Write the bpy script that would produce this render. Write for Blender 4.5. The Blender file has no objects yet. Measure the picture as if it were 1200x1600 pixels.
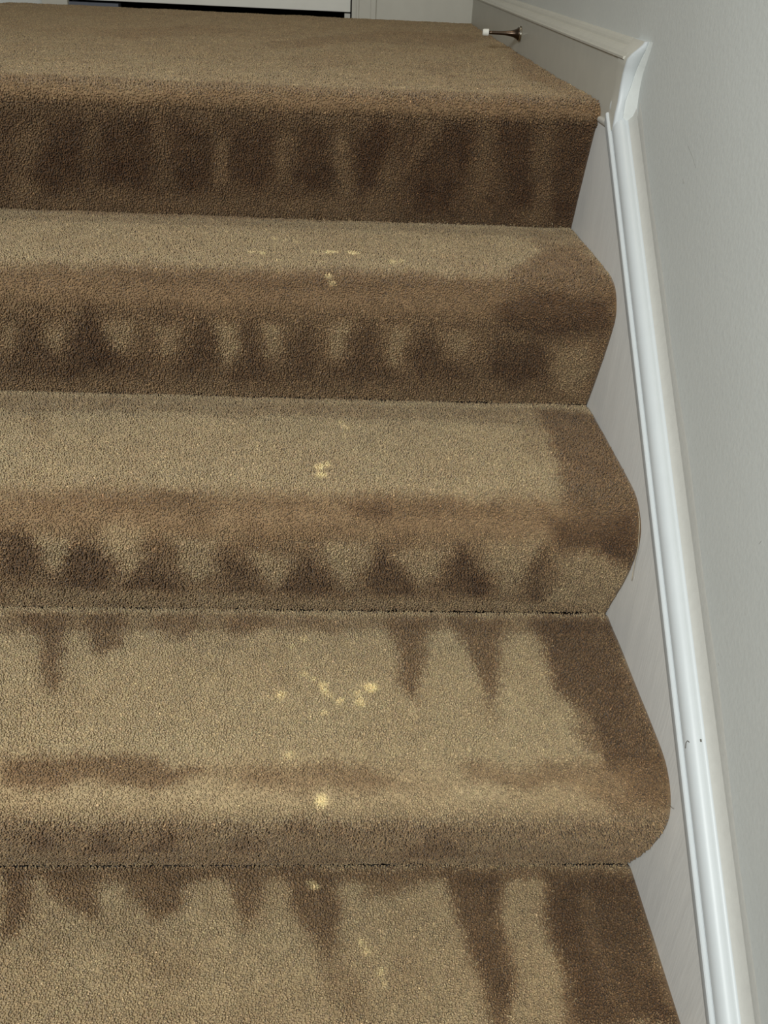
# Carpeted stairs seen from below: stairs climb in +Y, right wall at +X, landing at z = 0
import bpy, math
import numpy as np
rng = np.random.default_rng(7)
C = bpy.context.scene.collection
CAM_POS = [-0.35695, -1.40855, 0.17194]
CAM_ROT = [[0.998416, -0.017603, -0.053432], [-0.035989, 0.530154, -0.847137], [0.043239, 0.847718, 0.528681]]
CAM_F = 1413.64

#PROFILE_BEGIN
T = 0.2428      # going of one step
R = 0.185       # rise of one step
LAND = 1.484    # depth of the landing
def chaikin(pts, n=3):
    pts = [np.array(q, float) for q in pts]
    for _ in range(n):
        out = [pts[0]]
        for a, b in zip(pts[:-1], pts[1:]):
            out += [a*.75+b*.25, a*.25+b*.75]
        out.append(pts[-1]); pts = out
    return pts
def step_pts(k):
    # from the crease behind tread k down to the crease in front of it
    y0, z0 = -k*T, -k*R
    if k == 0:
        return [(LAND, 0), (.3, 0.0), (.05, .002), (0, .003), (-.035, .003), (-.052, -.001), (-.060, -.010), (-.060, -.022), (-.052, -.034), (-.046, -.05), (-.02, -.12), (0, -R)]
    w = 0.0 if k == 1 else .004
    return [(y0+T, z0), (y0+T-.004, z0+.002), (y0+T-.06, z0+.004), (y0+.03, z0+.006), (y0-.012, z0+.005), (y0-.036, z0-.004), (y0-.052, z0-.020),
            (y0-.0575, z0-.038), (y0-.050-w, z0-.062), (y0-.032-w, z0-.112), (y0-.003, z0-R+.006), (y0, z0-R)]
def resample(pts, d):
    a = np.array(pts); L = np.r_[0, np.cumsum(np.hypot(*np.diff(a, axis=0).T))]
    n = max(2, int(round(L[-1]/d))); s = np.linspace(0, L[-1], n+1)
    return np.interp(s, L, a[:, 0]), np.interp(s, L, a[:, 1]), s
SEG = []        # per step: y, z, s arrays (s runs on over all steps)
s0 = 0.0
for k in range(5):
    y, z, s = resample(chaikin(step_pts(k)), .003)
    SEG.append((y, z, s+s0)); s0 += s[-1]
PY = np.concatenate([g[0] for g in SEG]); PZ = np.concatenate([g[1] for g in SEG]); PS = np.concatenate([g[2] for g in SEG])
#PROFILE_END

# shade of the leaning nap painted as tone patches, and bleach spots, in carpet coordinates: x across the stairs, s along the carpet (metres)
NAP_SHADE = [
  (0.62, 0.7, 0.0124, [(-0.822, 1.519),(-0.566, 1.506),(-0.299, 1.501),(0.004, 1.472),(0.004, 1.53),(-0.123, 1.536),(-0.388, 1.542),(-0.817, 1.549)]),
  (0.55, 0.5, 0.0083, [(-0.531, 0.872),(-0.259, 0.395),(0.02, 0.429),(-0.139, 0.78),(-0.326, 0.74),(-0.486, 0.982)]),
  (0.6, 0.5, 0.0083, [(-0.871, 0.749),(-0.672, 0.443),(-0.553, 0.601),(-0.773, 0.911)]),
  (0.62, 0.5, 0.0089, [(-0.466, 1.114),(-0.401, 0.993),(-0.331, 1.163),(-0.414, 1.311)]),
  (0.62, 0.5, 0.0087, [(-0.216, 1.095),(-0.134, 1.083),(-0.17, 1.307),(-0.22, 1.29)]),
  (0.5, 0.6, 0.0111, [(0.019, 0.63),(0.008, 1.079),(0.0, 1.507),(-0.042, 1.487),(-0.064, 1.157)]),
  (0.42, 0.65, 0.0129, [(-0.813, 1.604),(-0.775, 1.593),(-0.775, 1.622),(-0.808, 1.664),(-0.798, 1.702),(-0.846, 1.725),(-0.847, 1.694),(-0.82, 1.653)]),
  (0.4, 0.55, 0.0115, [(-0.86, 1.71),(-0.728, 1.697),(-0.578, 1.699),(-0.436, 1.7),(-0.292, 1.701),(-0.242, 1.742),(-0.578, 1.761),(-0.863, 1.745)]),
  (0.36, 0.55, 0.0073, [(-0.614, 1.586),(-0.599, 1.586),(-0.611, 1.674),(-0.625, 1.685)]),
  (0.32, 0.45, 0.0072, [(-0.708, 1.59),(-0.696, 1.59),(-0.707, 1.638),(-0.716, 1.639)]),
  (0.46, 0.65, 0.0074, [(-0.537, 1.607),(-0.516, 1.606),(-0.525, 1.676),(-0.54, 1.692)]),
  (0.42, 0.65, 0.0083, [(-0.453, 1.6),(-0.431, 1.599),(-0.435, 1.662),(-0.449, 1.678)]),
  (0.5, 0.65, 0.0084, [(-0.375, 1.6),(-0.357, 1.596),(-0.34, 1.638),(-0.341, 1.695),(-0.36, 1.695),(-0.364, 1.639)]),
  (0.35, 0.55, 0.0131, [(-0.324, 1.622),(-0.298, 1.601),(-0.273, 1.63),(-0.283, 1.703),(-0.321, 1.715)]),
  (0.38, 0.55, 0.013, [(-0.177, 1.577),(-0.145, 1.58),(-0.141, 1.676),(-0.161, 1.709)]),
  (0.4, 0.55, 0.0095, [(-0.083, 1.583),(-0.062, 1.577),(-0.032, 1.725),(-0.074, 1.729),(-0.069, 1.673)]),
  (0.35, 0.55, 0.0127, [(-0.242, 1.56),(-0.22, 1.559),(-0.233, 1.608),(-0.247, 1.67),(-0.26, 1.619)]),
  (0.3, 0.3, 0.0141, [(-0.818, 1.557),(-0.475, 1.55),(-0.033, 1.551),(-0.028, 1.575),(-0.477, 1.576),(-0.827, 1.586)]),
  (0.02, 0.8, 0.0128, [(-0.767, 1.607),(-0.723, 1.586),(-0.719, 1.629),(-0.742, 1.7),(-0.804, 1.708),(-0.803, 1.662)]),
  (0.02, 0.8, 0.011, [(-0.689, 1.589),(-0.619, 1.577),(-0.635, 1.685),(-0.707, 1.688)]),
  (0.02, 0.8, 0.011, [(-0.592, 1.585),(-0.54, 1.593),(-0.549, 1.692),(-0.602, 1.705)]),
  (0.02, 0.8, 0.0111, [(-0.509, 1.591),(-0.459, 1.58),(-0.454, 1.668),(-0.483, 1.69),(-0.519, 1.66)]),
  (0.02, 0.8, 0.0111, [(-0.415, 1.578),(-0.379, 1.586),(-0.374, 1.675),(-0.408, 1.697),(-0.426, 1.657)]),
  (0.0, 0.9, 0.0129, [(-0.334, 1.593),(-0.299, 1.572),(-0.289, 1.601),(-0.304, 1.662),(-0.322, 1.683),(-0.337, 1.643)]),
  (0.0, 0.8, 0.0131, [(-0.258, 1.65),(-0.21, 1.568),(-0.174, 1.566),(-0.17, 1.636),(-0.195, 1.71),(-0.243, 1.712)]),
  (0.0, 0.8, 0.0131, [(-0.139, 1.565),(-0.092, 1.573),(-0.07, 1.694),(-0.107, 1.707)]),
  (0.0, 0.7, 0.0113, [(-0.058, 1.561),(-0.003, 1.564),(0.0, 1.724),(-0.029, 1.714)]),
  (0.42, 0.9, 0.0137, [(-0.132, 1.98),(-0.075, 1.877),(-0.046, 1.843),(-0.016, 1.857),(-0.005, 1.98),(0.006, 2.029),(-0.0, 2.063),(-0.112, 2.04),(-0.161, 2.021)]),
  (0.55, 0.7, 0.0094, [(-0.068, 1.76),(-0.004, 1.75),(-0.0, 1.868),(-0.047, 1.85),(-0.08, 1.878)]),
  (0.65, 0.6, 0.0057, [(-0.857, 1.763),(-0.005, 1.754),(-0.015, 1.8),(-0.844, 1.802)]),
  (0.42, 0.7, 0.0114, [(-0.779, 2.015),(-0.543, 2.008),(-0.3, 2.007),(-0.135, 2.004),(-0.003, 2.015),(0.001, 2.037),(-0.219, 2.045),(-0.779, 2.056)]),
  (0.3, 0.6, 0.0065, [(-0.646, 2.009),(-0.503, 2.011),(-0.301, 2.011),(-0.185, 2.008),(-0.301, 2.023),(-0.558, 2.03)]),
  (0.68, 0.8, 0.0083, [(-0.785, 2.081),(-0.764, 2.085),(-0.781, 2.123),(-0.804, 2.147)]),
  (0.68, 0.9, 0.0083, [(-0.729, 2.084),(-0.702, 2.083),(-0.721, 2.132),(-0.734, 2.133)]),
  (0.7, 0.9, 0.0083, [(-0.659, 2.081),(-0.612, 2.074),(-0.632, 2.117),(-0.654, 2.13)]),
  (0.7, 0.9, 0.0083, [(-0.594, 2.084),(-0.556, 2.077),(-0.571, 2.132),(-0.589, 2.139)]),
  (0.7, 0.9, 0.0083, [(-0.518, 2.076),(-0.483, 2.075),(-0.49, 2.112),(-0.51, 2.148),(-0.52, 2.119)]),
  (0.72, 0.9, 0.0084, [(-0.455, 2.074),(-0.422, 2.073),(-0.432, 2.127),(-0.454, 2.134)]),
  (0.72, 0.9, 0.01, [(-0.381, 2.071),(-0.344, 2.065),(-0.352, 2.119),(-0.369, 2.131)]),
  (0.68, 0.9, 0.0101, [(-0.299, 2.073),(-0.27, 2.072),(-0.269, 2.139),(-0.286, 2.152)]),
  (0.64, 0.9, 0.0101, [(-0.228, 2.076),(-0.183, 2.074),(-0.182, 2.112),(-0.21, 2.125)]),
  (0.5, 0.8, 0.0089, [(-0.818, 2.197),(-0.47, 2.19),(0.006, 2.19),(0.0, 2.21),(-0.471, 2.218),(-0.821, 2.207)]),
  (0.68, 0.8, 0.0122, [(-0.076, 2.097),(-0.023, 2.09),(-0.011, 2.142),(-0.015, 2.2),(-0.06, 2.182)]),
  (0.12, 0.8, 0.0101, [(-0.735, 2.064),(-0.735, 2.121),(-0.728, 2.181),(-0.802, 2.171),(-0.761, 2.111)]),
  (0.08, 0.9, 0.0101, [(-0.669, 2.055),(-0.663, 2.108),(-0.644, 2.165),(-0.728, 2.181),(-0.704, 2.109)]),
  (0.15, 0.8, 0.0103, [(-0.643, 2.135),(-0.602, 2.139),(-0.62, 2.177),(-0.668, 2.178)]),
  (0.12, 0.8, 0.0084, [(-0.526, 2.057),(-0.522, 2.103),(-0.52, 2.16),(-0.581, 2.175),(-0.547, 2.103)]),
  (0.12, 0.8, 0.0085, [(-0.471, 2.069),(-0.463, 2.111),(-0.443, 2.176),(-0.516, 2.173),(-0.49, 2.118)]),
  (0.15, 0.8, 0.0085, [(-0.402, 2.067),(-0.39, 2.114),(-0.39, 2.168),(-0.434, 2.17),(-0.419, 2.115)]),
  (0.1, 0.8, 0.0102, [(-0.324, 2.064),(-0.306, 2.106),(-0.276, 2.17),(-0.364, 2.167),(-0.343, 2.118)]),
  (0.12, 0.8, 0.0103, [(-0.246, 2.066),(-0.223, 2.125),(-0.162, 2.16),(-0.258, 2.17),(-0.258, 2.115)]),
  (0.08, 0.9, 0.0132, [(-0.157, 2.038),(-0.095, 2.023),(-0.004, 2.024),(-0.004, 2.063),(-0.089, 2.082),(-0.149, 2.073)]),
  (0.08, 0.9, 0.0121, [(-0.147, 2.089),(-0.091, 2.092),(-0.073, 2.163),(-0.115, 2.177),(-0.151, 2.147)]),
  (0.2, 0.6, 0.0105, [(-0.381, 2.143),(-0.295, 2.146),(-0.293, 2.177),(-0.381, 2.181)]),
  (0.6, 0.7, 0.0087, [(-0.818, 2.224),(-0.005, 2.234),(-0.011, 2.285),(-0.294, 2.28),(-0.801, 2.278)]),
  (0.55, 0.4, 0.0098, [(-0.763, 2.295),(-0.738, 2.294),(-0.71, 2.367),(-0.733, 2.368)]),
  (0.55, 0.5, 0.0117, [(-0.103, 2.28),(-0.078, 2.288),(-0.105, 2.391),(-0.12, 2.357)]),
  (0.3, 0.9, 0.0128, [(-0.077, 2.236),(0.005, 2.253),(0.007, 2.411),(0.004, 2.493),(0.001, 2.541),(-0.054, 2.528),(-0.091, 2.486),(-0.079, 2.39),(-0.073, 2.317)]),
  (0.5, 0.5, 0.0063, [(0.003, 2.333),(0.002, 2.45),(-0.01, 2.48),(-0.015, 2.387)]),
  (0.5, 0.8, 0.0103, [(-0.738, 2.478),(-0.522, 2.482),(-0.301, 2.47),(-0.114, 2.482),(-0.108, 2.518),(-0.374, 2.53),(-0.733, 2.524)]),
  (0.18, 0.8, 0.0089, [(-0.342, 2.487),(-0.309, 2.48),(-0.283, 2.494),(-0.294, 2.507),(-0.331, 2.505)]),
  (0.3, 0.6, 0.0073, [(-0.63, 2.485),(-0.5, 2.482),(-0.491, 2.502),(-0.613, 2.5)]),
  (0.3, 0.6, 0.0074, [(-0.279, 2.486),(-0.167, 2.483),(-0.16, 2.5),(-0.272, 2.498)]),
  (0.8, 0.9, 0.0089, [(-0.692, 2.532),(-0.653, 2.535),(-0.669, 2.579),(-0.686, 2.607),(-0.691, 2.58)]),
  (0.8, 0.9, 0.0104, [(-0.616, 2.519),(-0.577, 2.522),(-0.585, 2.565),(-0.608, 2.613),(-0.617, 2.578)]),
  (0.76, 0.9, 0.009, [(-0.542, 2.533),(-0.488, 2.541),(-0.503, 2.588),(-0.529, 2.618),(-0.539, 2.576)]),
  (0.76, 0.9, 0.0091, [(-0.456, 2.556),(-0.404, 2.56),(-0.421, 2.608),(-0.433, 2.632),(-0.45, 2.587)]),
  (0.78, 0.9, 0.0091, [(-0.367, 2.534),(-0.315, 2.537),(-0.328, 2.598),(-0.343, 2.63),(-0.359, 2.585)]),
  (0.8, 0.9, 0.0091, [(-0.285, 2.547),(-0.226, 2.54),(-0.236, 2.589),(-0.253, 2.619),(-0.271, 2.583)]),
  (0.74, 0.9, 0.0107, [(-0.181, 2.535),(-0.121, 2.534),(-0.127, 2.593),(-0.146, 2.641),(-0.171, 2.587)]),
  (0.74, 0.9, 0.011, [(-0.095, 2.553),(-0.053, 2.533),(-0.008, 2.551),(0.003, 2.62),(-0.007, 2.674),(-0.082, 2.658)]),
  (0.68, 0.7, 0.0081, [(-0.761, 2.633),(-0.454, 2.65),(-0.01, 2.665),(-0.001, 2.686),(-0.777, 2.696)]),
  (0.15, 0.85, 0.0089, [(-0.734, 2.532),(-0.702, 2.526),(-0.698, 2.568),(-0.708, 2.605),(-0.739, 2.609),(-0.752, 2.602)]),
  (0.12, 0.9, 0.0091, [(-0.65, 2.539),(-0.623, 2.549),(-0.621, 2.598),(-0.636, 2.638),(-0.692, 2.631),(-0.669, 2.579)]),
  (0.15, 0.8, 0.0076, [(-0.587, 2.577),(-0.567, 2.564),(-0.539, 2.635),(-0.617, 2.637)]),
  (0.3, 0.6, 0.0089, [(-0.564, 2.538),(-0.532, 2.547),(-0.546, 2.57),(-0.571, 2.564)]),
  (0.2, 0.8, 0.0092, [(-0.474, 2.551),(-0.461, 2.574),(-0.446, 2.641),(-0.493, 2.642),(-0.492, 2.588)]),
  (0.15, 0.9, 0.0077, [(-0.389, 2.549),(-0.37, 2.585),(-0.351, 2.643),(-0.422, 2.64),(-0.401, 2.586)]),
  (0.15, 0.9, 0.0077, [(-0.304, 2.539),(-0.283, 2.583),(-0.255, 2.641),(-0.319, 2.637),(-0.313, 2.584)]),
  (0.08, 0.9, 0.0078, [(-0.212, 2.54),(-0.187, 2.58),(-0.158, 2.651),(-0.232, 2.63),(-0.225, 2.581)]),
  (0.15, 0.85, 0.0094, [(-0.11, 2.534),(-0.108, 2.566),(-0.094, 2.658),(-0.116, 2.649),(-0.118, 2.579)]),
  (0.08, 0.9, 0.012, [(-0.108, 2.503),(-0.001, 2.497),(-0.0, 2.532),(-0.001, 2.576),(-0.053, 2.533),(-0.099, 2.533)]),
  (0.55, 0.8, 0.008, [(-0.774, 2.704),(-0.003, 2.701),(-0.006, 2.736),(-0.294, 2.735),(-0.762, 2.743)]),
  (0.24, 0.68, 0.0091, [(-0.753, 2.71),(-0.69, 2.709),(-0.677, 2.778),(-0.668, 2.849),(-0.685, 2.839),(-0.707, 2.772)]),
  (0.26, 0.68, 0.0094, [(-0.671, 2.708),(-0.615, 2.707),(-0.61, 2.765),(-0.628, 2.792),(-0.65, 2.759)]),
  (0.39, 0.58, 0.0095, [(-0.587, 2.71),(-0.527, 2.708),(-0.528, 2.757),(-0.559, 2.758)]),
  (0.39, 0.58, 0.0096, [(-0.499, 2.712),(-0.435, 2.707),(-0.452, 2.744),(-0.483, 2.744)]),
  (0.29, 0.73, 0.0093, [(-0.293, 2.709),(-0.231, 2.708),(-0.243, 2.777),(-0.261, 2.861),(-0.278, 2.813)]),
  (0.26, 0.73, 0.0093, [(-0.211, 2.708),(-0.137, 2.712),(-0.154, 2.8),(-0.173, 2.876),(-0.182, 2.834),(-0.197, 2.765)]),
  (0.55, 0.5, 0.0086, [(-0.181, 2.855),(-0.16, 2.865),(-0.174, 2.905),(-0.183, 2.896)]),
  (0.2, 0.95, 0.0118, [(-0.103, 2.706),(-0.002, 2.704),(-0.002, 2.853),(0.002, 2.963),(-0.001, 2.996),(-0.04, 2.983),(-0.068, 2.956),(-0.068, 2.895),(-0.088, 2.854),(-0.099, 2.822),(-0.097, 2.763)]),
  (0.42, 0.6, 0.0059, [(-0.001, 2.749),(-0.001, 2.874),(-0.0, 2.948),(-0.017, 2.932),(-0.018, 2.843),(-0.019, 2.786)]),
  (0.45, 0.6, 0.0085, [(-0.071, 2.843),(-0.065, 2.914),(-0.063, 2.949),(-0.082, 2.941),(-0.093, 2.875)]),
  (0.26, 0.73, 0.0092, [(-0.698, 2.943),(-0.64, 2.941),(-0.541, 2.944),(-0.48, 2.963),(-0.543, 2.978),(-0.634, 2.974),(-0.691, 2.975)]),
  (0.45, 0.6, 0.0093, [(-0.481, 2.957),(-0.328, 2.951),(-0.275, 2.973),(-0.368, 2.978),(-0.466, 2.974)]),
  (0.42, 0.58, 0.0094, [(-0.234, 2.951),(-0.029, 2.952),(-0.001, 2.97),(0.001, 3.021),(-0.046, 3.011),(-0.101, 2.979),(-0.209, 2.975)]),
  (0.88, 0.6, 0.0105, [(-0.69, 2.978),(-0.433, 2.98),(-0.102, 2.983),(-0.101, 3.003),(-0.433, 3.007),(-0.689, 2.999)]),
  (0.56, 0.9, 0.0098, [(-0.691, 3.015),(-0.367, 3.021),(-0.01, 3.021),(-0.001, 3.101),(-0.0, 3.171),(-0.731, 3.161)]),
  (0.25, 0.8, 0.0068, [(-0.648, 3.015),(-0.647, 3.095),(-0.685, 3.094)]),
  (0.25, 0.8, 0.0068, [(-0.588, 3.021),(-0.58, 3.101),(-0.625, 3.101)]),
  (0.25, 0.8, 0.0069, [(-0.525, 3.015),(-0.514, 3.102),(-0.563, 3.101)]),
  (0.35, 0.7, 0.0083, [(-0.446, 3.021),(-0.438, 3.103),(-0.473, 3.102)]),
  (0.35, 0.7, 0.008, [(-0.39, 3.003),(-0.381, 3.034),(-0.407, 3.034)]),
  (0.3, 0.8, 0.0085, [(-0.246, 3.027),(-0.201, 3.125),(-0.274, 3.124)]),
  (0.34, 0.73, 0.0059, [(-0.734, 3.173),(-0.002, 3.178),(-0.003, 3.196),(-0.728, 3.191)]),
  (0.19, 0.73, 0.0098, [(-0.732, 3.179),(-0.706, 3.179),(-0.684, 3.229),(-0.688, 3.263),(-0.702, 3.27)]),
  (0.26, 0.73, 0.0086, [(-0.689, 3.179),(-0.624, 3.179),(-0.603, 3.233),(-0.619, 3.241),(-0.669, 3.209)]),
  (0.24, 0.73, 0.0086, [(-0.595, 3.179),(-0.53, 3.178),(-0.518, 3.218),(-0.54, 3.245),(-0.577, 3.213)]),
  (0.32, 0.68, 0.0086, [(-0.482, 3.181),(-0.43, 3.182),(-0.428, 3.238),(-0.445, 3.263),(-0.459, 3.222)]),
  (0.24, 0.73, 0.01, [(-0.412, 3.182),(-0.351, 3.182),(-0.344, 3.247),(-0.362, 3.291),(-0.388, 3.246)]),
  (0.5, 0.5, 0.0119, [(-0.379, 3.277),(-0.345, 3.27),(-0.306, 3.359),(-0.338, 3.359)]),
  (0.39, 0.68, 0.0103, [(-0.332, 3.182),(-0.219, 3.183),(-0.265, 3.211),(-0.316, 3.215)]),
  (0.6, 0.5, 0.0107, [(-0.57, 3.264),(-0.502, 3.268),(-0.489, 3.311),(-0.549, 3.304)]),
  (0.2, 0.9, 0.011, [(-0.227, 3.186),(-0.162, 3.183),(-0.163, 3.24),(-0.16, 3.293),(-0.177, 3.361),(-0.192, 3.361),(-0.196, 3.321),(-0.209, 3.263)]),
  (0.15, 0.95, 0.0125, [(-0.106, 3.187),(0.001, 3.184),(0.0, 3.309),(-0.0, 3.363),(-0.111, 3.362),(-0.109, 3.308),(-0.118, 3.248)]),
  (0.42, 0.5, 0.0083, [(-0.069, 3.208),(-0.057, 3.216),(-0.051, 3.294),(-0.054, 3.356),(-0.07, 3.356),(-0.072, 3.279)]),
  (0.42, 0.5, 0.0055, [(-0.005, 3.217),(-0.002, 3.295),(-0.004, 3.357),(-0.015, 3.337),(-0.012, 3.257)]),
]
SPOTS = [
  (-0.4501, 1.857, 0.0035, 0.0068, 0.6),
  (-0.4336, 1.8651, 0.0035, 0.0051, 0.5),
  (-0.4163, 1.8731, 0.0053, 0.005, 0.3),
  (-0.4748, 1.9315, 0.005, 0.006, 0.5),
  (-0.4612, 1.9329, 0.0059, 0.0059, 0.6),
  (-0.4389, 1.9622, 0.0058, 0.0053, 0.4),
  (-0.391, 1.9185, 0.0043, 0.0062, 0.5),
  (-0.3695, 1.9191, 0.0095, 0.0062, 0.8),
  (-0.3392, 1.9186, 0.0069, 0.0077, 0.9),
  (-0.3789, 1.964, 0.0033, 0.0052, 0.3),
  (-0.2879, 1.9544, 0.0051, 0.0083, 0.5),
  (-0.2751, 1.953, 0.0043, 0.0084, 0.4),
  (-0.3699, 2.0026, 0.0041, 0.0047, 0.6),
  (-0.3664, 2.0147, 0.0041, 0.003, 0.5),
  (-0.5966, 1.8082, 0.0045, 0.0055, 0.3),
  (-0.3768, 2.4171, 0.0062, 0.0079, 0.95),
  (-0.3676, 2.4103, 0.0047, 0.0064, 0.7),
  (-0.3748, 2.4358, 0.0061, 0.0053, 0.9),
  (-0.3517, 2.2929, 0.0034, 0.0059, 0.45),
  (-0.3449, 2.3101, 0.0034, 0.0076, 0.45),
  (-0.3457, 2.3347, 0.0025, 0.0074, 0.3),
  (-0.3937, 2.7528, 0.0039, 0.0049, 0.5),
  (-0.407, 2.7677, 0.0039, 0.0048, 0.6),
  (-0.3904, 2.8173, 0.0037, 0.0044, 0.6),
  (-0.379, 2.826, 0.0037, 0.0044, 0.7),
  (-0.3677, 2.8357, 0.0051, 0.0054, 0.7),
  (-0.3653, 2.8463, 0.0051, 0.0053, 0.7),
  (-0.3586, 2.8536, 0.0036, 0.0042, 0.6),
  (-0.3477, 2.8608, 0.0043, 0.0041, 0.75),
  (-0.3288, 2.8512, 0.0044, 0.0052, 0.7),
  (-0.3253, 2.8627, 0.0058, 0.0062, 0.75),
  (-0.3132, 2.8383, 0.0074, 0.0075, 1),
  (-0.4151, 2.8521, 0.0043, 0.0062, 0.75),
  (-0.3639, 2.8812, 0.0042, 0.004, 0.6),
  (-0.4004, 2.9404, 0.0054, 0.0048, 0.5),
  (-0.3664, 2.9899, 0.0059, 0.0059, 1),
  (-0.3775, 3.196, 0.0044, 0.0034, 0.6),
  (-0.3737, 3.2011, 0.0044, 0.0034, 0.8),
  (-0.3209, 3.2721, 0.0041, 0.0044, 0.55),
  (-0.3149, 3.2825, 0.0041, 0.0044, 0.5),
  (-0.3007, 3.3048, 0.0033, 0.0063, 0.5),
  (-0.2991, 3.3166, 0.0027, 0.0055, 0.45),
]


# ------------------------------------------------------------------ helpers
def mesh_obj(name, verts, faces, mat, parent=None, smooth=False):
    me = bpy.data.meshes.new(name)
    me.from_pydata([tuple(map(float, v)) for v in verts], [], faces)
    me.update()
    if mat: me.materials.append(mat)
    if smooth: me.polygons.foreach_set('use_smooth', [True]*len(me.polygons))
    o = bpy.data.objects.new(name, me); C.objects.link(o)
    if parent: o.parent = parent
    return o
def fast_obj(name, V, quads, tris, mat, col, parent=None, nsmooth=0):
    me = bpy.data.meshes.new(name)
    nq, nt = len(quads), len(tris)
    me.vertices.add(len(V)); me.vertices.foreach_set('co', V.astype(np.float32).ravel())
    idx = np.concatenate([quads.ravel(), tris.ravel()]).astype(np.int32)
    me.loops.add(len(idx)); me.loops.foreach_set('vertex_index', idx)
    me.polygons.add(nq+nt)
    st = np.concatenate([np.arange(nq)*4, nq*4+np.arange(nt)*3]).astype(np.int32)
    me.polygons.foreach_set('loop_start', st)
    sm = np.ones(nq+nt, bool)
    me.polygons.foreach_set('use_smooth', sm)
    at = me.attributes.new('yarn', 'FLOAT_COLOR', 'POINT')
    c4 = np.ones((len(V), 4), np.float32); c4[:, :3] = col
    at.data.foreach_set('color', c4.ravel())
    me.update(calc_edges=True); me.validate()
    me.materials.append(mat)
    o = bpy.data.objects.new(name, me); C.objects.link(o)
    if parent: o.parent = parent
    return o
def box(x0, x1, y0, y1, z0, z1):
    v = [(x, y, z) for x in (x0, x1) for y in (y0, y1) for z in (z0, z1)]
    f = [(0,1,3,2), (4,6,7,5), (0,4,5,1), (2,3,7,6), (0,2,6,4), (1,5,7,3)]
    return v, f
def join(*parts):
    V, F = [], []
    for v, f in parts:
        n = len(V); V += list(v); F += [tuple(i+n for i in q) for q in f]
    return V, F
def bevel(o, w=.002, seg=2):
    m = o.modifiers.new('bevel', 'BEVEL'); m.width = w; m.segments = seg; m.limit_method = 'ANGLE'; m.angle_limit = math.radians(40)
    return o
def sweep(rings):
    # rings: list of equal-length point lists, closed section, capped ends
    V = [p for r in rings for p in r]; n = len(rings[0]); F = []
    for i in range(len(rings)-1):
        for j in range(n):
            a, b = i*n+j, i*n+(j+1) % n
            F.append((a, b, b+n, a+n))
    F.append(tuple(range(n))[::-1]); F.append(tuple(range((len(rings)-1)*n, len(rings)*n)))
    return V, F
def tube(path, r, n=8):
    P = [np.array(q, float) for q in path]; rings = []
    for i, q in enumerate(P):
        d = P[min(i+1, len(P)-1)]-P[max(i-1, 0)]; d = d/np.linalg.norm(d)
        u = np.cross(d, [0.3, 0.2, 1.0]); u /= np.linalg.norm(u); w = np.cross(d, u)
        rr = r[i] if hasattr(r, '__len__') else r
        rings.append([tuple(q+rr*(math.cos(a)*u+math.sin(a)*w)) for a in np.linspace(0, 2*math.pi, n, endpoint=False)])
    return sweep(rings)
def empty(name, loc=(0, 0, 0), label=None, cat=None):
    o = bpy.data.objects.new(name, None); C.objects.link(o); o.location = loc; o.empty_display_size = .1
    if label: o['label'] = label; o['category'] = cat
    return o
def tag(o, label, cat, kind=None):
    o['label'] = label; o['category'] = cat
    if kind: o['kind'] = kind
    return o
def lin(r, g, b):
    f = lambda c: (c/255/12.92) if c/255 <= .04045 else ((c/255+.055)/1.055)**2.4
    return np.array([f(r), f(g), f(b)])

# ------------------------------------------------------------------ materials
def new_mat(name):
    m = bpy.data.materials.new(name); m.use_nodes = True
    nt = m.node_tree; b = nt.nodes['Principled BSDF']
    return m, nt, b
def paint(name, rgb, rough=.5, spec=.5, var=.05, stretch=(1, 1, 1), bump=.1, scale=60, bdist=.0006, fine=None):
    m, nt, b = new_mat(name); N = nt.nodes; L = nt.links
    tc = N.new('ShaderNodeTexCoord'); mp = N.new('ShaderNodeMapping'); mp.inputs['Scale'].default_value = stretch
    L.new(tc.outputs['Object'], mp.inputs['Vector'])
    n1 = N.new('ShaderNodeTexNoise'); n1.inputs['Scale'].default_value = scale; n1.inputs['Detail'].default_value = 5
    L.new(mp.outputs[0], n1.inputs['Vector'])
    n2 = N.new('ShaderNodeTexNoise'); n2.inputs['Scale'].default_value = 7; n2.inputs['Detail'].default_value = 4
    L.new(mp.outputs[0], n2.inputs['Vector'])
    c = lin(*rgb); mix = N.new('ShaderNodeMix'); mix.data_type = 'RGBA'
    mix.inputs[6].default_value = (*(c*(1-var*2)), 1); mix.inputs[7].default_value = (*np.minimum(c*(1+var), 1), 1)
    r = N.new('ShaderNodeMapRange'); r.inputs['From Min'].default_value = .3; r.inputs['From Max'].default_value = .7
    ad = N.new('ShaderNodeMath'); ad.operation = 'ADD'; ml = N.new('ShaderNodeMath'); ml.operation = 'MULTIPLY'; ml.inputs[1].default_value = .5
    L.new(n1.outputs['Fac'], ad.inputs[0]); L.new(n2.outputs['Fac'], ad.inputs[1]); L.new(ad.outputs[0], ml.inputs[0]); L.new(ml.outputs[0], r.inputs['Value'])
    L.new(r.outputs[0], mix.inputs[0]); L.new(mix.outputs[2], b.inputs['Base Color'])
    b.inputs['Roughness'].default_value = rough; b.inputs['Specular IOR Level'].default_value = spec
    bp = N.new('ShaderNodeBump'); bp.inputs['Strength'].default_value = bump; bp.inputs['Distance'].default_value = bdist
    L.new(n1.outputs['Fac'], bp.inputs['Height']); L.new(bp.outputs[0], b.inputs['Normal'])
    return m
M_wall = paint('wall_paint', (207, 210, 206), .6, .35, .025, bump=.35, scale=180, bdist=.001)
M_board = paint('skirt_gloss_paint', (234, 234, 230), .45, .4, .045, stretch=(1, 6, .55), bump=.35, scale=45, bdist=.0008)
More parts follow.
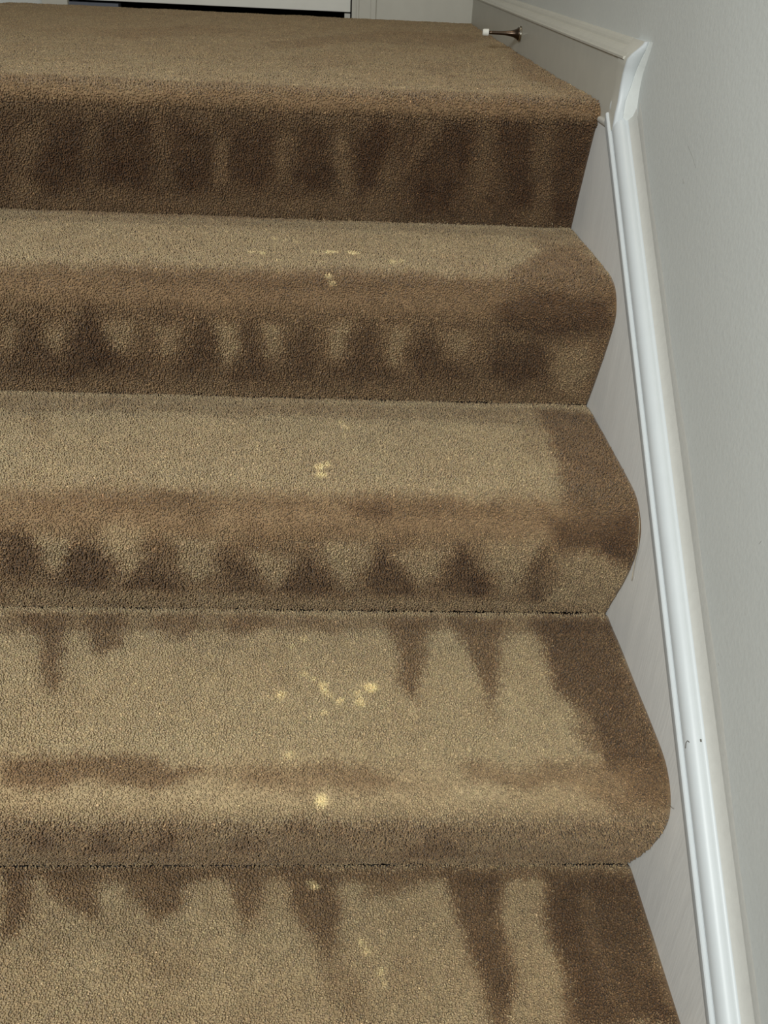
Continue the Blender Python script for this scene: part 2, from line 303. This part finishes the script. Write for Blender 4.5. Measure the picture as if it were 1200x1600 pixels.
M_base = paint('baseboard_dimmed_paint', (194, 192, 181), .45, .4, .03, bump=.15, scale=40)  # same white trim paint, the landing's dimmer warm light put into the colour
M_cap = paint('cap_gloss_paint', (201, 206, 207), .45, .5, .015, bump=.1, scale=50)
M_caulk = paint('brushed_out_paint', (196, 195, 188), .5, .4, .03, bump=.5, scale=120, bdist=.001)
M_door = paint('door_paint', (222, 222, 214), .4, .4, .02, bump=.1, scale=30)
M_dark = paint('closet_painted_shade', (24, 20, 18), .8, .1, .1)  # near-black colour stands in for the shade of the unlit closet
M_strip = paint('grey_threshold', (92, 96, 106), .4, .5, .05)
M_crack = paint('paint_crack', (96, 92, 84), .8, .1, .1)
M_tip = paint('white_rubber', (240, 238, 228), .5, .4, .02)
def metal(name, rgb, rough):
    m, nt, b = new_mat(name); n = nt.nodes.new('ShaderNodeTexNoise'); n.inputs['Scale'].default_value = 300
    r = nt.nodes.new('ShaderNodeMapRange'); r.inputs['To Min'].default_value = rough*.7; r.inputs['To Max'].default_value = rough*1.4
    nt.links.new(n.outputs['Fac'], r.inputs['Value']); nt.links.new(r.outputs[0], b.inputs['Roughness'])
    b.inputs['Base Color'].default_value = (*lin(*rgb), 1); b.inputs['Metallic'].default_value = 1
    return m
M_bronze = metal('dark_bronze_metal', (92, 78, 66), .3)
M_chrome = metal('polished_rim_metal', (190, 184, 170), .2)
M_thread, nt_, b_ = new_mat('loose_fibre'); b_.inputs['Base Color'].default_value = (*lin(190, 176, 150), 1); b_.inputs['Roughness'].default_value = .35
M_hair, nt_, b_ = new_mat('dark_hair'); b_.inputs['Base Color'].default_value = (*lin(90, 84, 78), 1); b_.inputs['Roughness'].default_value = .4

def carpet_mat():
    m, nt, b = new_mat('cut_pile_carpet'); N = nt.nodes; L = nt.links
    a = N.new('ShaderNodeAttribute'); a.attribute_name = 'yarn'
    tc = N.new('ShaderNodeTexCoord')
    n = N.new('ShaderNodeTexNoise'); n.inputs['Scale'].default_value = 420; n.inputs['Detail'].default_value = 3; L.new(tc.outputs['Object'], n.inputs['Vector'])
    r = N.new('ShaderNodeMapRange'); r.inputs['From Min'].default_value = .3; r.inputs['From Max'].default_value = .7; r.inputs['To Min'].default_value = .72; r.inputs['To Max'].default_value = 1.28
    L.new(n.outputs['Fac'], r.inputs['Value'])
    mul = N.new('ShaderNodeVectorMath'); mul.operation = 'SCALE'; L.new(a.outputs['Color'], mul.inputs[0]); L.new(r.outputs[0], mul.inputs['Scale'])
    L.new(mul.outputs[0], b.inputs['Base Color'])
    b.inputs['Roughness'].default_value = .75; b.inputs['Specular IOR Level'].default_value = .25
    b.inputs['Sheen Weight'].default_value = .12; b.inputs['Sheen Roughness'].default_value = .5
    bp = N.new('ShaderNodeBump'); bp.inputs['Strength'].default_value = .3; bp.inputs['Distance'].default_value = .001
    L.new(n.outputs['Fac'], bp.inputs['Height']); L.new(bp.outputs[0], b.inputs['Normal'])
    return m
M_carpet = carpet_mat()

# ------------------------------------------------------------------ carpet colour map with painted nap shade (x across, s along)
XL, XR = -1.30, 0.0
gd = .003
gx = np.arange(XL-.02, XR+.03, gd); gs = np.arange(0, PS[-1]+gd, gd)
def vnoise(shape_scale, octaves=3, seed=1):
    # smooth value noise on the (gx, gs) grid
    r = np.random.default_rng(seed); out = 0; amp = 1; tot = 0; sc = shape_scale
    for _ in range(octaves):
        nx = int((gx[-1]-gx[0])/sc)+3; ns = int((gs[-1]-gs[0])/sc)+3
        g = r.random((nx, ns)); fx = (gx-gx[0])/sc; fs = (gs-gs[0])/sc
        ix = fx.astype(int); js = fs.astype(int); ax = fx-ix; as_ = fs-js
        ax = ax*ax*(3-2*ax); as_ = as_*as_*(3-2*as_)
        g00 = g[np.ix_(ix, js)]; g10 = g[np.ix_(ix+1, js)]; g01 = g[np.ix_(ix, js+1)]; g11 = g[np.ix_(ix+1, js+1)]
        v = (g00*(1-ax)[:, None]+g10*ax[:, None])*(1-as_)[None]+(g01*(1-ax)[:, None]+g11*ax[:, None])*as_[None]
        out = out+amp*(v-.5); tot += amp*.5; amp *= .55; sc *= .5
    return out/tot
TONE = np.zeros((len(gx), len(gs))); RED = np.zeros_like(TONE)
NOSE_T = []
for k, (y, z, s) in enumerate(SEG):
    # tread, nosing and riser: nap shade put into the colour, pale on flat treads, darker round the open nosing and on risers
    nose = s[np.argmin(np.abs(y-(-k*T-.02)) + 10*(z < -k*R-.02))]
    end = s[-1]
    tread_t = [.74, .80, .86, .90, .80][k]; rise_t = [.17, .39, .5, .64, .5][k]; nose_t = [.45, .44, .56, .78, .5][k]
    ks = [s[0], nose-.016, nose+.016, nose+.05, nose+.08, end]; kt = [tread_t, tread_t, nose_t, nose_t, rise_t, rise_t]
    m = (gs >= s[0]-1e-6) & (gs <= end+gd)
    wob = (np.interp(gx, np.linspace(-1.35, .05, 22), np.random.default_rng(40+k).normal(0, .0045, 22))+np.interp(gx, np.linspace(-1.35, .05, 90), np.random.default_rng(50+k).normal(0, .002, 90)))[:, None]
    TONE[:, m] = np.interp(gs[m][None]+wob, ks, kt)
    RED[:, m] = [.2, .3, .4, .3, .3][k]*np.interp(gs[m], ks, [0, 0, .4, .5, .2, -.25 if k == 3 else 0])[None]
    NOSE_T.append((nose, end))
wx = vnoise(.040, 4, 11)*.011; ws = vnoise(.040, 4, 12)*.011
GX, GS = np.meshgrid(gx, gs, indexing='ij'); QX = GX+wx; QS = GS+ws
for tone, al, soft, poly in NAP_SHADE:
    P = np.array(poly); mg = soft*2+.012
    ia, ib = np.searchsorted(gx, [P[:, 0].min()-mg, P[:, 0].max()+mg]); ja, jb = np.searchsorted(gs, [P[:, 1].min()-mg, P[:, 1].max()+mg])
    if ib <= ia or jb <= ja: continue
    X = QX[ia:ib, ja:jb]; Sg = QS[ia:ib, ja:jb]; d = np.full(X.shape, 1e9); inside = np.zeros(X.shape, bool)
    for i in range(len(P)):
        a = P[i]; b = P[(i+1) % len(P)]; e = b-a; L2 = (e**2).sum()+1e-12
        t = np.clip(((X-a[0])*e[0]+(Sg-a[1])*e[1])/L2, 0, 1)
        d = np.minimum(d, np.hypot(X-a[0]-t*e[0], Sg-a[1]-t*e[1]))
        c = ((a[1] > Sg) != (b[1] > Sg)) & (X < (b[0]-a[0])*(Sg-a[1])/(b[1]-a[1]+1e-12)+a[0]); inside ^= c
    sd = np.where(inside, d, -d); w = np.clip(sd/(2*soft)+.5, 0, 1); w = w*w*(3-2*w)*al
    TONE[ia:ib, ja:jb] = TONE[ia:ib, ja:jb]*(1-w)+tone*w
TONE += .07*vnoise(.05, 4, 3)+.075*vnoise(.014, 2, 4)
RED += .35*vnoise(.08, 3, 5)
BLEACH = np.zeros_like(TONE)
wx2 = vnoise(.008, 2, 21)*.0016; ws2 = vnoise(.008, 2, 22)*.0016
for x, s, rx, rs, al in SPOTS:
    q = ((GX+wx2-x)/(rx*1.1))**2+((GS+ws2-s)/(rs*1.1))**2
    BLEACH = np.maximum(BLEACH, al*np.clip(1.5-q, 0, 1))
C_DARK = lin(79, 53, 29); C_MID = lin(134, 108, 77); C_LIGHT = lin(182, 162, 125); C_BLEACH = lin(232, 210, 156); 
def bil(G, x, s):
    fx = np.clip((x-gx[0])/gd, 0, len(gx)-1.001); fs = np.clip((s-gs[0])/gd, 0, len(gs)-1.001)
    i = fx.astype(int); j = fs.astype(int); a = fx-i; b = fs-j
    return (G[i, j]*(1-a)+G[i+1, j]*a)*(1-b)+(G[i, j+1]*(1-a)+G[i+1, j+1]*a)*b
def yarn(x, s, jx=0, js=0):
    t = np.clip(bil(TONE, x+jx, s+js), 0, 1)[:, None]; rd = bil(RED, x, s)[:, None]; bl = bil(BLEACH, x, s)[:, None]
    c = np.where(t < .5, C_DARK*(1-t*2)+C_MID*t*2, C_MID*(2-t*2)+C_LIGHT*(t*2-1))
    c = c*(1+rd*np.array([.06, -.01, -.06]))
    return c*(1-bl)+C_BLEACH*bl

# ------------------------------------------------------------------ carpet pieces
def carpet_piece(name, y, z, s, parent=None, tuft_x=-1.02, sp=.0023, sfrom=None, xr=XR, pile=.0042, e0=.0007, e1=.0007):
    y = np.asarray(y); z = np.asarray(z)
    ty = np.gradient(y, s); tz = np.gradient(z, s); l = np.hypot(ty, tz); ty /= l; tz /= l
    ny, nz = tz, -ty                                   # outward normal: up on treads, forward (-y) on risers
    xs = np.arange(XL, xr+1e-6, .006); xs[-1] = xr
    und = bil(vnoise(.06, 2, 8), xs.repeat(len(s)), np.tile(s, len(xs))).reshape(len(xs), len(s))*.0012
    tb = np.clip(bil(TONE, xs.repeat(len(s)), np.tile(s, len(xs))), 0, 1).reshape(len(xs), len(s))
    sink = -.0030+und+.0015*tb*np.clip(np.minimum(s-s[0] if e0 > 0 else s*0+1, s[-1]-s if e1 > 0 else s*0+1)/.008, 0, 1)[None]
    # carry the backing on into the crease at either end so that neighbouring pieces meet
    sa = np.zeros(len(s)); sa[0] = -.014 if e0 > 0 else 0; sb = np.zeros(len(s)); sb[-1] = .014 if e1 > 0 else 0
    XX = xs[:, None]+0*y[None]; YY = (y+ty*(sa+sb))[None]+ny[None]*sink; ZZ = (z+tz*(sa+sb))[None]+nz[None]*sink
    n, m = XX.shape
    V1 = np.stack([XX, YY, ZZ], -1).reshape(-1, 3)
    V2 = np.stack([XX, y[None]-ny[None]*.012+0*XX, z[None]-nz[None]*.012+0*XX], -1).reshape(-1, 3)
    I = np.arange(n*m).reshape(n, m)
    q1 = np.stack([I[:-1, :-1], I[1:, :-1], I[1:, 1:], I[:-1, 1:]], -1).reshape(-1, 4)
    J = I+n*m
    q2 = q1[:, ::-1]+n*m
    ed = []
    for A, B in ((I[0], J[0]), (I[-1][::-1], J[-1][::-1]), (I[:, 0][::-1], J[:, 0][::-1]), (I[:, -1], J[:, -1])):
        ed.append(np.stack([A[:-1], A[1:], B[1:], B[:-1]], -1))
    Q = [q1, q2]+ed
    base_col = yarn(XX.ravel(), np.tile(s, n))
    far = np.clip((s.min()+0*s), 0, 0)
    shade = np.ones(n*m)
    cols = [base_col*.92, base_col*.5]
    VS = [V1, V2]; off = 2*n*m
    # tufts
    a0 = s[0]+e0 if sfrom is None else sfrom; a1 = s[-1]-e1
    nx = int((xr-.0012-tuft_x)/sp); nsn = int((a1-a0)/sp)
    ux, us = np.meshgrid(np.arange(nx)+.5, np.arange(nsn)+.5, indexing='ij')
    ux = ux+.5*((np.arange(nsn) % 2)[None]-.5)
    cnt = ux.size
    x = (tuft_x+(ux.ravel()+rng.uniform(-.42, .42, cnt))*sp); ss = a0+(us.ravel()+rng.uniform(-.42, .42, cnt))*sp
    keep = (x < xr-.0010) & (ss > a0) & (ss < a1); x = x[keep]; ss = ss[keep]; cnt = len(x)
    yy = np.interp(ss, s, y); zz = np.interp(ss, s, z); py = np.interp(ss, s, ny); pz = np.interp(ss, s, nz); qy = np.interp(ss, s, ty); qz = np.interp(ss, s, tz)
    l = np.hypot(py, pz); py /= l; pz /= l
    h = pile*rng.uniform(.78, 1.10, cnt)
    clump = bil(vnoise(.007, 2, 31), x, ss); h *= 1+.16*clump
    lx = rng.normal(0, .28, cnt)+.35*bil(vnoise(.012, 1, 32), x, ss); lt = rng.normal(0, .28, cnt)+.35*bil(vnoise(.012, 1, 33), x, ss)+.12
    tn = np.clip(bil(TONE, x, ss), 0, 1); lx *= 1-.45*tn; lt *= 1-.45*tn
    lx = np.where(x > xr-.006, np.minimum(lx, .12), lx)
    rb = sp*.50*rng.uniform(.85, 1.15, cnt); rt = sp*(.40+.13*tn)*rng.uniform(.8, 1.2, cnt)
    und_t = bil(vnoise(.06, 2, 8), x, ss)*.0012
    base = np.stack([x, yy+py*(und_t-.0036), zz+pz*(und_t-.0036)], -1)
    Nn = np.stack([0*x, py, pz], -1); Tn = np.stack([0*x, qy, qz], -1); Xn = np.array([1., 0, 0])[None]
    tip = base+Nn*(h+.0004)[:, None]+Xn*(lx*h)[:, None]+Tn*(lt*h)[:, None]
    ph = rng.uniform(0, 6.283, cnt); W = []
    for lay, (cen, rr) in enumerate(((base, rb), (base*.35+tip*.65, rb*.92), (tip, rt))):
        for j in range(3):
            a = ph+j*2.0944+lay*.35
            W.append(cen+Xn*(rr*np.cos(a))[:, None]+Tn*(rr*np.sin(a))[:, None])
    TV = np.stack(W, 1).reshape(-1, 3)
    b0 = off+np.arange(cnt)*9
    for lay in (0, 3):
        for j in range(3):
            jn = (j+1) % 3
            Q.append(np.stack([b0+lay+j, b0+lay+jn, b0+lay+3+jn, b0+lay+3+j], -1))
    tris = np.stack([b0+6, b0+7, b0+8], -1)
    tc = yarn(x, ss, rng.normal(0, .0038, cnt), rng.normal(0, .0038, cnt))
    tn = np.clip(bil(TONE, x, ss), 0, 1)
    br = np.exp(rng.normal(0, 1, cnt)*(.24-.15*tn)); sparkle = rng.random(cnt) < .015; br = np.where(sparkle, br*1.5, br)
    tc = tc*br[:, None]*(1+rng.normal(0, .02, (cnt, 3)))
    g = np.stack([.62+.22*tn, .9+.05*tn, 1.12-.07*tn], 1).repeat(3, axis=1)  # depth shade painted along each tuft: darker root, brighter tip
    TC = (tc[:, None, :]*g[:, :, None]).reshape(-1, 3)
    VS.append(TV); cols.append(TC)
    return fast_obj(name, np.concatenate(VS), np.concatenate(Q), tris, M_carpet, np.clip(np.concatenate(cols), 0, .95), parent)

stairs = empty('carpeted_staircase', (0, 0, 0), 'flight of straight stairs in tan and brown cut pile carpet with yellow bleach spots', 'staircase')
for k, (y, z, s) in enumerate(SEG):
    nose = np.argmin(np.abs(s-(NOSE_T[k][0]+.062)))
    if k == 0:
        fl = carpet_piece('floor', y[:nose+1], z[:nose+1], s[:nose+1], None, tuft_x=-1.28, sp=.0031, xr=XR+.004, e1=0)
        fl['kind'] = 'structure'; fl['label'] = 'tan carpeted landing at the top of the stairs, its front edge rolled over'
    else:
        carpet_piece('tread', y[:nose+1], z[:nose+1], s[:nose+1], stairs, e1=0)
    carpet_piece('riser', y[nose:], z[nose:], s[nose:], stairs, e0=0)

# ------------------------------------------------------------------ skirt board with moulded cap along the flight
PITCH = R/T; cl = math.cos(math.atan(PITCH)); sl = math.sin(math.atan(PITCH))
WX = .024                                            # face of the right wall
YE = -.150                                           # where the cap turns up to the landing baseboard
Y1 = -1.45
def hz(y, h): return h+PITCH*y                       # h is measured vertically above the pitch line
H0 = .066
prof = [(.0, 0), (-.0035, .0006), (-.0042, .002), (-.0042, .0115), (-.0030, .0128), (-.0006, .0130), (-.0006, .0150)]
cx, cn, cr_ = .0062, .0250, .0098
for a in np.linspace(-155, -330, 15):
    prof.append((cx+cr_*math.cos(math.radians(a))*.80, cn+cr_*math.sin(math.radians(a))))
# prof in (x, n) where n is measured square to the slope
prof = [(.0, 0), (-.0040, .0004), (-.0046, .0016), (-.0046, .0100), (-.0036, .0112), (-.0004, .0114), (-.0008, .0130)]
for a in np.linspace(200, 68, 14):
    prof.append((.0098+.0106*math.cos(math.radians(a)), .0172+.0128*math.sin(math.radians(a))))
prof += [(.0150, .0294), (.0166, .0306), (.0208, .0372), (WX-.0004, .0455), (WX+.01, .0455), (WX+.01, 0)]
def cap_ring_slope(y): return [(x, y-n*0, hz(y, H0)+n/cl) for x, n in prof]
# base body
skirt_pts = [(YE, hz(YE, H0+.004)), (Y1, hz(Y1, H0+.004)), (Y1, hz(Y1, -.45)), (.02, -.33), (.02, -.02), (YE, -.02)]
v = [(0, a, b) for a, b in skirt_pts]+[(WX+.01, a, b) for a, b in skirt_pts]
n = len(skirt_pts)
f = [tuple(range(n)), tuple(range(2*n-1, n-1, -1))]+[(i, i+n, (i+1) % n+n, (i+1) % n) for i in range(n)]
skirt = mesh_obj('trim_1', v, f, M_board); skirt['kind'] = 'structure'; skirt['label'] = 'white painted skirt board running down beside the stairs'
rings = [cap_ring_slope(y) for y in np.linspace(-.108, Y1, 12)]
cap = mesh_obj('cap_moulding', *sweep(rings), M_cap, skirt, smooth=True)
cap.data.set_sharp_from_angle(angle=math.radians(38))
cap.data.materials.append(M_caulk)
for pg in cap.data.polygons:
    if len(pg.vertices) == 4 and min(cap.data.vertices[i].co.x for i in pg.vertices) > .0165: pg.material_index = 1
cap['label'] = 'glossy white rounded cap moulding'
# landing baseboards
BH = .064
bprof = [(0, -.03), (0, BH), (.003, BH+.002), (.0035, BH+.005), (.0022, BH+.007), (.004, BH+.0095), (.008, BH+.0130), (.0125, BH+.0165), (.0145, BH+.0185), (.0165, BH+.0215), (.0205, BH+.0225), (.024, BH+.0225)]
bprof = [(0, -.03), (0, BH), (-.003, BH+.001), (-.003, BH+.0035), (.0005, BH+.0045), (.002, BH+.0075), (.005, BH+.0105), (.0095, BH+.0125), (.0135, BH+.0135), (.0145, BH+.0165), (.0165, BH+.0195), (.0200, BH+.0215), (WX, BH+.0222), (WX+.008, BH+.0222), (WX+.008, -.03)]
yb = YE+.016
rings = [[(x+.002, y, z) for x, z in bprof] for y in (LAND, yb)]
bb = mesh_obj('baseboard_right', *sweep(rings), M_base); bb['kind'] = 'structure'; bb['label'] = 'white baseboard along the right side of the landing'
# moulded return dropping from the landing baseboard to the skirt cap
ret = []
for zc, ye, xl, xr_ in ((.0870, -.160, .0165, .0215), (.0835, -.159, .0150, .0210), (.0785, -.157, .0105, .0205), (.0725, -.153, .0050, .0195), (.0660, -.1495, .0010, .0185), (.0560, -.1430, .0012, .0175),
                   (.0480, -.1395, .0012, .0170), (.0330, -.1375, .0012, .0150), (.0220, -.1385, .0010, .0120), (.0140, -.1400, .0006, .0105), (.0060, -.1410, -.0004, .0105), (.0, -.1415, -.0010, .0105), (-.02, -.1415, -.0010, .0105)):
    m_ = (xl+xr_)/2
    ret.append([(xl, yb+.030, zc), (xl, ye+.0035, zc), (xl+.0006, ye+.0010, zc), (xl+.0018, ye, zc), (max(m_, xl+.002), ye-.001, zc), (xr_-.001, ye-.0005, zc), (xr_, ye+.001, zc), ((xr_+WX)/2, ye-.0035, zc), (WX+.001, ye-.010, zc), (WX+.006, yb+.03, zc)])
v, f = sweep(ret)
rt = mesh_obj('return_moulding', v, f, M_cap, bb, smooth=True)
rt.data.set_sharp_from_angle(angle=math.radians(50))
rt.data.materials.append(M_wall); rt.data.materials.append(M_base)
for pg in rt.data.polygons:
    if pg.index < 12*10 and pg.index % 10 in (6, 7): pg.material_index = 1
    if pg.index < 12*10 and pg.index % 10 in (9, 0): pg.material_index = 2
# caulk lip under the carpeted nosing
v, f = box(-.003, .006, -.116, -.060, -.021, -.0135)
bevel(mesh_obj('caulk_lip', v, f, M_caulk, skirt), .003, 3)
# back of the landing
cx0, cx1 = -.3365, -.268                              # door casing
rings = [[(x, LAND+z2, z) for z2, z in bprof] for x in (WX, cx1)]
bk = mesh_obj('baseboard_back', *sweep(rings), M_base); bk['kind'] = 'structure'; bk['label'] = 'white baseboard on the wall at the back of the landing'
# brushed out paint band on the wall above the cap
def band_edge(y): return .0445/cl+.018+.004*math.sin(y*9+1)+.0022*math.sin(y*31)
ys = np.linspace(YE-.010, Y1, 90); V = []; F = []
for i, y in enumerate(ys):
    a = hz(y, H0)+.040/cl; b = hz(y, H0)+band_edge(y); t = .0007
    V += [(WX-.0002, y, a), (WX-t, y, a+.002), (WX-t, y, b-.003), (WX-.00005, y, b)]
    if i:
        for j in range(3): F.append((4*i-4+j, 4*i+j, 4*i+j+1, 4*i-3+j))
pb = mesh_obj('paint_band', V, F, M_caulk, skirt, smooth=True); pb['label'] = 'uneven cream brushed paint band on the wall above the cap'
# small cracks in the cap paint
def cap_pt(y, i, off=.0002):
    x, nn = prof[i]; return np.array([x-off, y, hz(y, H0)+nn/cl+off])
mesh_obj('paint_crack', *tube([cap_pt(-.7735, 10), cap_pt(-.7705, 11), cap_pt(-.7705, 12), cap_pt(-.773, 13)], .0005, 5), M_crack, cap)
mesh_obj('paint_chip', *tube([cap_pt(-.7735, 19), cap_pt(-.7755, 19)], .0009, 5), M_crack, cap)

# ------------------------------------------------------------------ walls
v, f = box(WX, WX+.1, Y1-.6, LAND+.15, -1.9, 2.4)
w = mesh_obj('wall_right', v, f, M_wall); w['kind'] = 'structure'; w['label'] = 'light grey painted wall on the right of the stairs'
SCUFFS = [[(-0.3613, 0.0012), (-0.3817, -0.0064), (-0.3979, -0.0145)] ,
    [(-0.3669, -0.0329), (-0.3718, -0.0366)] ,
    [(-0.545, -0.3139), (-0.5643, -0.3191), (-0.5798, -0.3286)] ,
    [(-0.8504, -0.5391), (-0.8592, -0.5419), (-0.8616, -0.5529)] ,
    [(-0.8001, -0.4781), (-0.8059, -0.4789)] ,
    [(-0.7405, -0.4144), (-0.7431, -0.4155)] ,
    [(-0.1472, -0.0286), (-0.1598, -0.0376), (-0.167, -0.0434)] ,
    [(-0.7463, -0.2683), (-0.7487, -0.2632)] ,
    [(-0.8843, -0.6299), (-0.9144, -0.6558), (-0.9289, -0.6745)] ,]
M_scuff = paint('grey_scuff', (150, 150, 144), .7, .2, .08)
for i, q in enumerate(SCUFFS):
    rr = (.0004, .0006, .0004, .0011, .0004, .0006, .0005, .0004, .0003)[i]
    if i in (6, 8): mesh_obj('paint_gouge', *tube([(WX-.0003, a, b) for a, b in q], rr, 6), M_crack, w)
    else: mesh_obj('scuff_mark', *tube([(WX+rr*.6, a, b) for a, b in q], rr, 6), M_scuff, w)
DT = 2.03; DL = -1.12
v, f = join(box(cx1-.03, WX+.1, LAND+.016, LAND+.12, -.3, 2.4), box(-1.5, DL, LAND+.016, LAND+.12, -.3, 2.4), box(DL, cx1-.03, LAND+.016, LAND+.12, DT, 2.4))
w = mesh_obj('wall_back', v, f, M_wall); w['kind'] = 'structure'; w['label'] = 'painted wall at the back of the landing'
# unlit closet behind the door, its shade painted as near-black surfaces
v, f = join(box(DL-.1, cx1+.1, LAND+.06, LAND+.65, -.06, -.012), box(DL-.1, cx1+.1, LAND+.65, LAND+.7, -.06, 2.4), box(DL-.15, DL-.1, LAND+.12, LAND+.65, -.06, 2.4), box(cx1+.1, cx1+.15, LAND+.12, LAND+.65, -.06, 2.4), box(DL-.1, cx1+.1, LAND+.12, LAND+.65, 2.35, 2.4))
w = mesh_obj('wall_closet', v, f, M_dark); w['kind'] = 'structure'
# door with casing and threshold strip
door = mesh_obj('door_1', *box(DL, cx0-.0035, LAND+.02, LAND+.055, .0135, DT), M_door); bevel(door, .0015); door['kind'] = 'structure'; door['label'] = 'white door at the back of the landing, dark gap under it'
v, f = join(box(cx0, cx1, LAND-.004, LAND+.05, -.02, DT+.06), box(cx0+.012, cx0+.020, LAND-.008, LAND, -.02, DT+.05), box(cx1-.016, cx1-.001, LAND-.010, LAND, -.02, DT+.05), box(DL-.07, cx0, LAND-.004, LAND+.05, DT, DT+.06), box(DL-.07, DL, LAND-.004, LAND+.05, -.02, DT))
bevel(mesh_obj('door_casing', v, f, M_base, door), .0012)
mesh_obj('guide_block', *box(cx0-.020, cx0-.004, LAND+.018, LAND+.04, -.012, .010), M_caulk, door)
mesh_obj('threshold_strip', *box(DL, -.985, LAND+.012, LAND+.05, -.012, .008), M_strip, door)

# ------------------------------------------------------------------ door stop on the right baseboard
ds = empty('door_stop', (.002, .655, .0355), 'small bronze door stop with a white tip sticking out from the landing baseboard', 'door stop')
def lathe(path, n=28):
    rings = []
    for x, r in path: rings.append([(x, r*math.cos(a), r*math.sin(a)) for a in np.linspace(0, 2*math.pi, n, endpoint=False)])
    return sweep(rings)
DSX = .078
mesh_obj('flared_stem', *lathe([(-.004, .0125), (-.006, .0122), (-.009, .0095), (-.014, .0072), (-.022, .0052), (-.032, .0040), (-.045, .0034), (-.060, .0032), (-DSX+.011, .0032)]), M_bronze, ds, smooth=True)
mesh_obj('mounting_flange', *lathe([(0, .0140), (-.0015, .0145), (-.004, .0142), (-.0048, .0128)]), M_chrome, ds, smooth=False)
mesh_obj('rubber_tip', *lathe([(-DSX+.012, .0060), (-DSX+.0115, .0066), (-DSX+.002, .0064), (-DSX, .0052)]), M_tip, ds, smooth=False)

# ------------------------------------------------------------------ loose fibres caught on the carpet edge
def prof_pt(x, s, off):
    y = np.interp(s, PS, PY); z = np.interp(s, PS, PZ); e = .002
    dy = np.interp(s+e, PS, PY)-np.interp(s-e, PS, PY); dz = np.interp(s+e, PS, PZ)-np.interp(s-e, PS, PZ); l = math.hypot(dy, dz)
    return np.array([x, y+dz/l*off, z-dy/l*off])
sn = NOSE_T[2][0]
pth = [prof_pt(-.004+.0004*math.sin(t*9), sn+.018+t*.052, .0022+.003*t) for t in np.linspace(0, 1, 14)]
e = pth[-1]; pth += [e+np.array([.001*t, -.002*t*t, -.034*t]) for t in (.2, .4, .6, .8, 1)]
tag(mesh_obj('loose_thread', *tube(pth, .00035, 5), M_thread, smooth=True), 'pale loose thread hanging from the right edge of the carpeted middle nosing', 'thread')
sn = NOSE_T[3][0]
pth = [(-.0012-.0042*t*t, -.7745-.0205*t, -.5800+.0165*t-.002*math.sin(3.1*t)) for t in np.linspace(0, 1, 8)]
tag(mesh_obj('stray_hair', *tube(pth, .00022, 5), M_hair, smooth=True), 'short dark stray hair lying on the skirt board beside the lowest nosing', 'hair')

# ------------------------------------------------------------------ light
def area(name, loc, target, size, power, col):
    d = bpy.data.lights.new(name, 'AREA'); d.shape = 'DISK'; d.size = size; d.energy = power; d.color = col
    o = bpy.data.objects.new(name, d); C.objects.link(o); o.location = loc
    from mathutils import Vector
    o.rotation_euler = (Vector(target)-Vector(loc)).to_track_quat('-Z', 'Y').to_euler(); return o
area('stairwell_lamp', (-.8, -1.98, .78), (-.3, -.5, -.3), .35, 36, (.97, 1, .985))
area('landing_lamp', (-.35, .1, 2.2), (-.4, .6, 0), .4, 7, (1, .86, .66))
wd = bpy.data.worlds.new('World'); bpy.context.scene.world = wd; wd.use_nodes = True
bg = wd.node_tree.nodes['Background']; bg.inputs[0].default_value = (1, .97, .90, 1); bg.inputs[1].default_value = .12

# ------------------------------------------------------------------ camera
from mathutils import Matrix
cd = bpy.data.cameras.new('Camera'); cam = bpy.data.objects.new('Camera', cd); C.objects.link(cam)
cd.sensor_fit = 'VERTICAL'; cd.sensor_height = 24; cd.sensor_width = 18; cd.lens = 24*CAM_F/1600; cd.clip_start = .02
mw = Matrix(CAM_ROT).to_4x4(); mw.translation = CAM_POS; cam.matrix_world = mw
sc = bpy.context.scene; sc.camera = cam
sc.view_settings.view_transform = 'Standard'; sc.view_settings.look = 'None'; sc.view_settings.gamma = 1; sc.view_settings.use_curve_mapping = False
sc.view_settings.exposure = 0.0
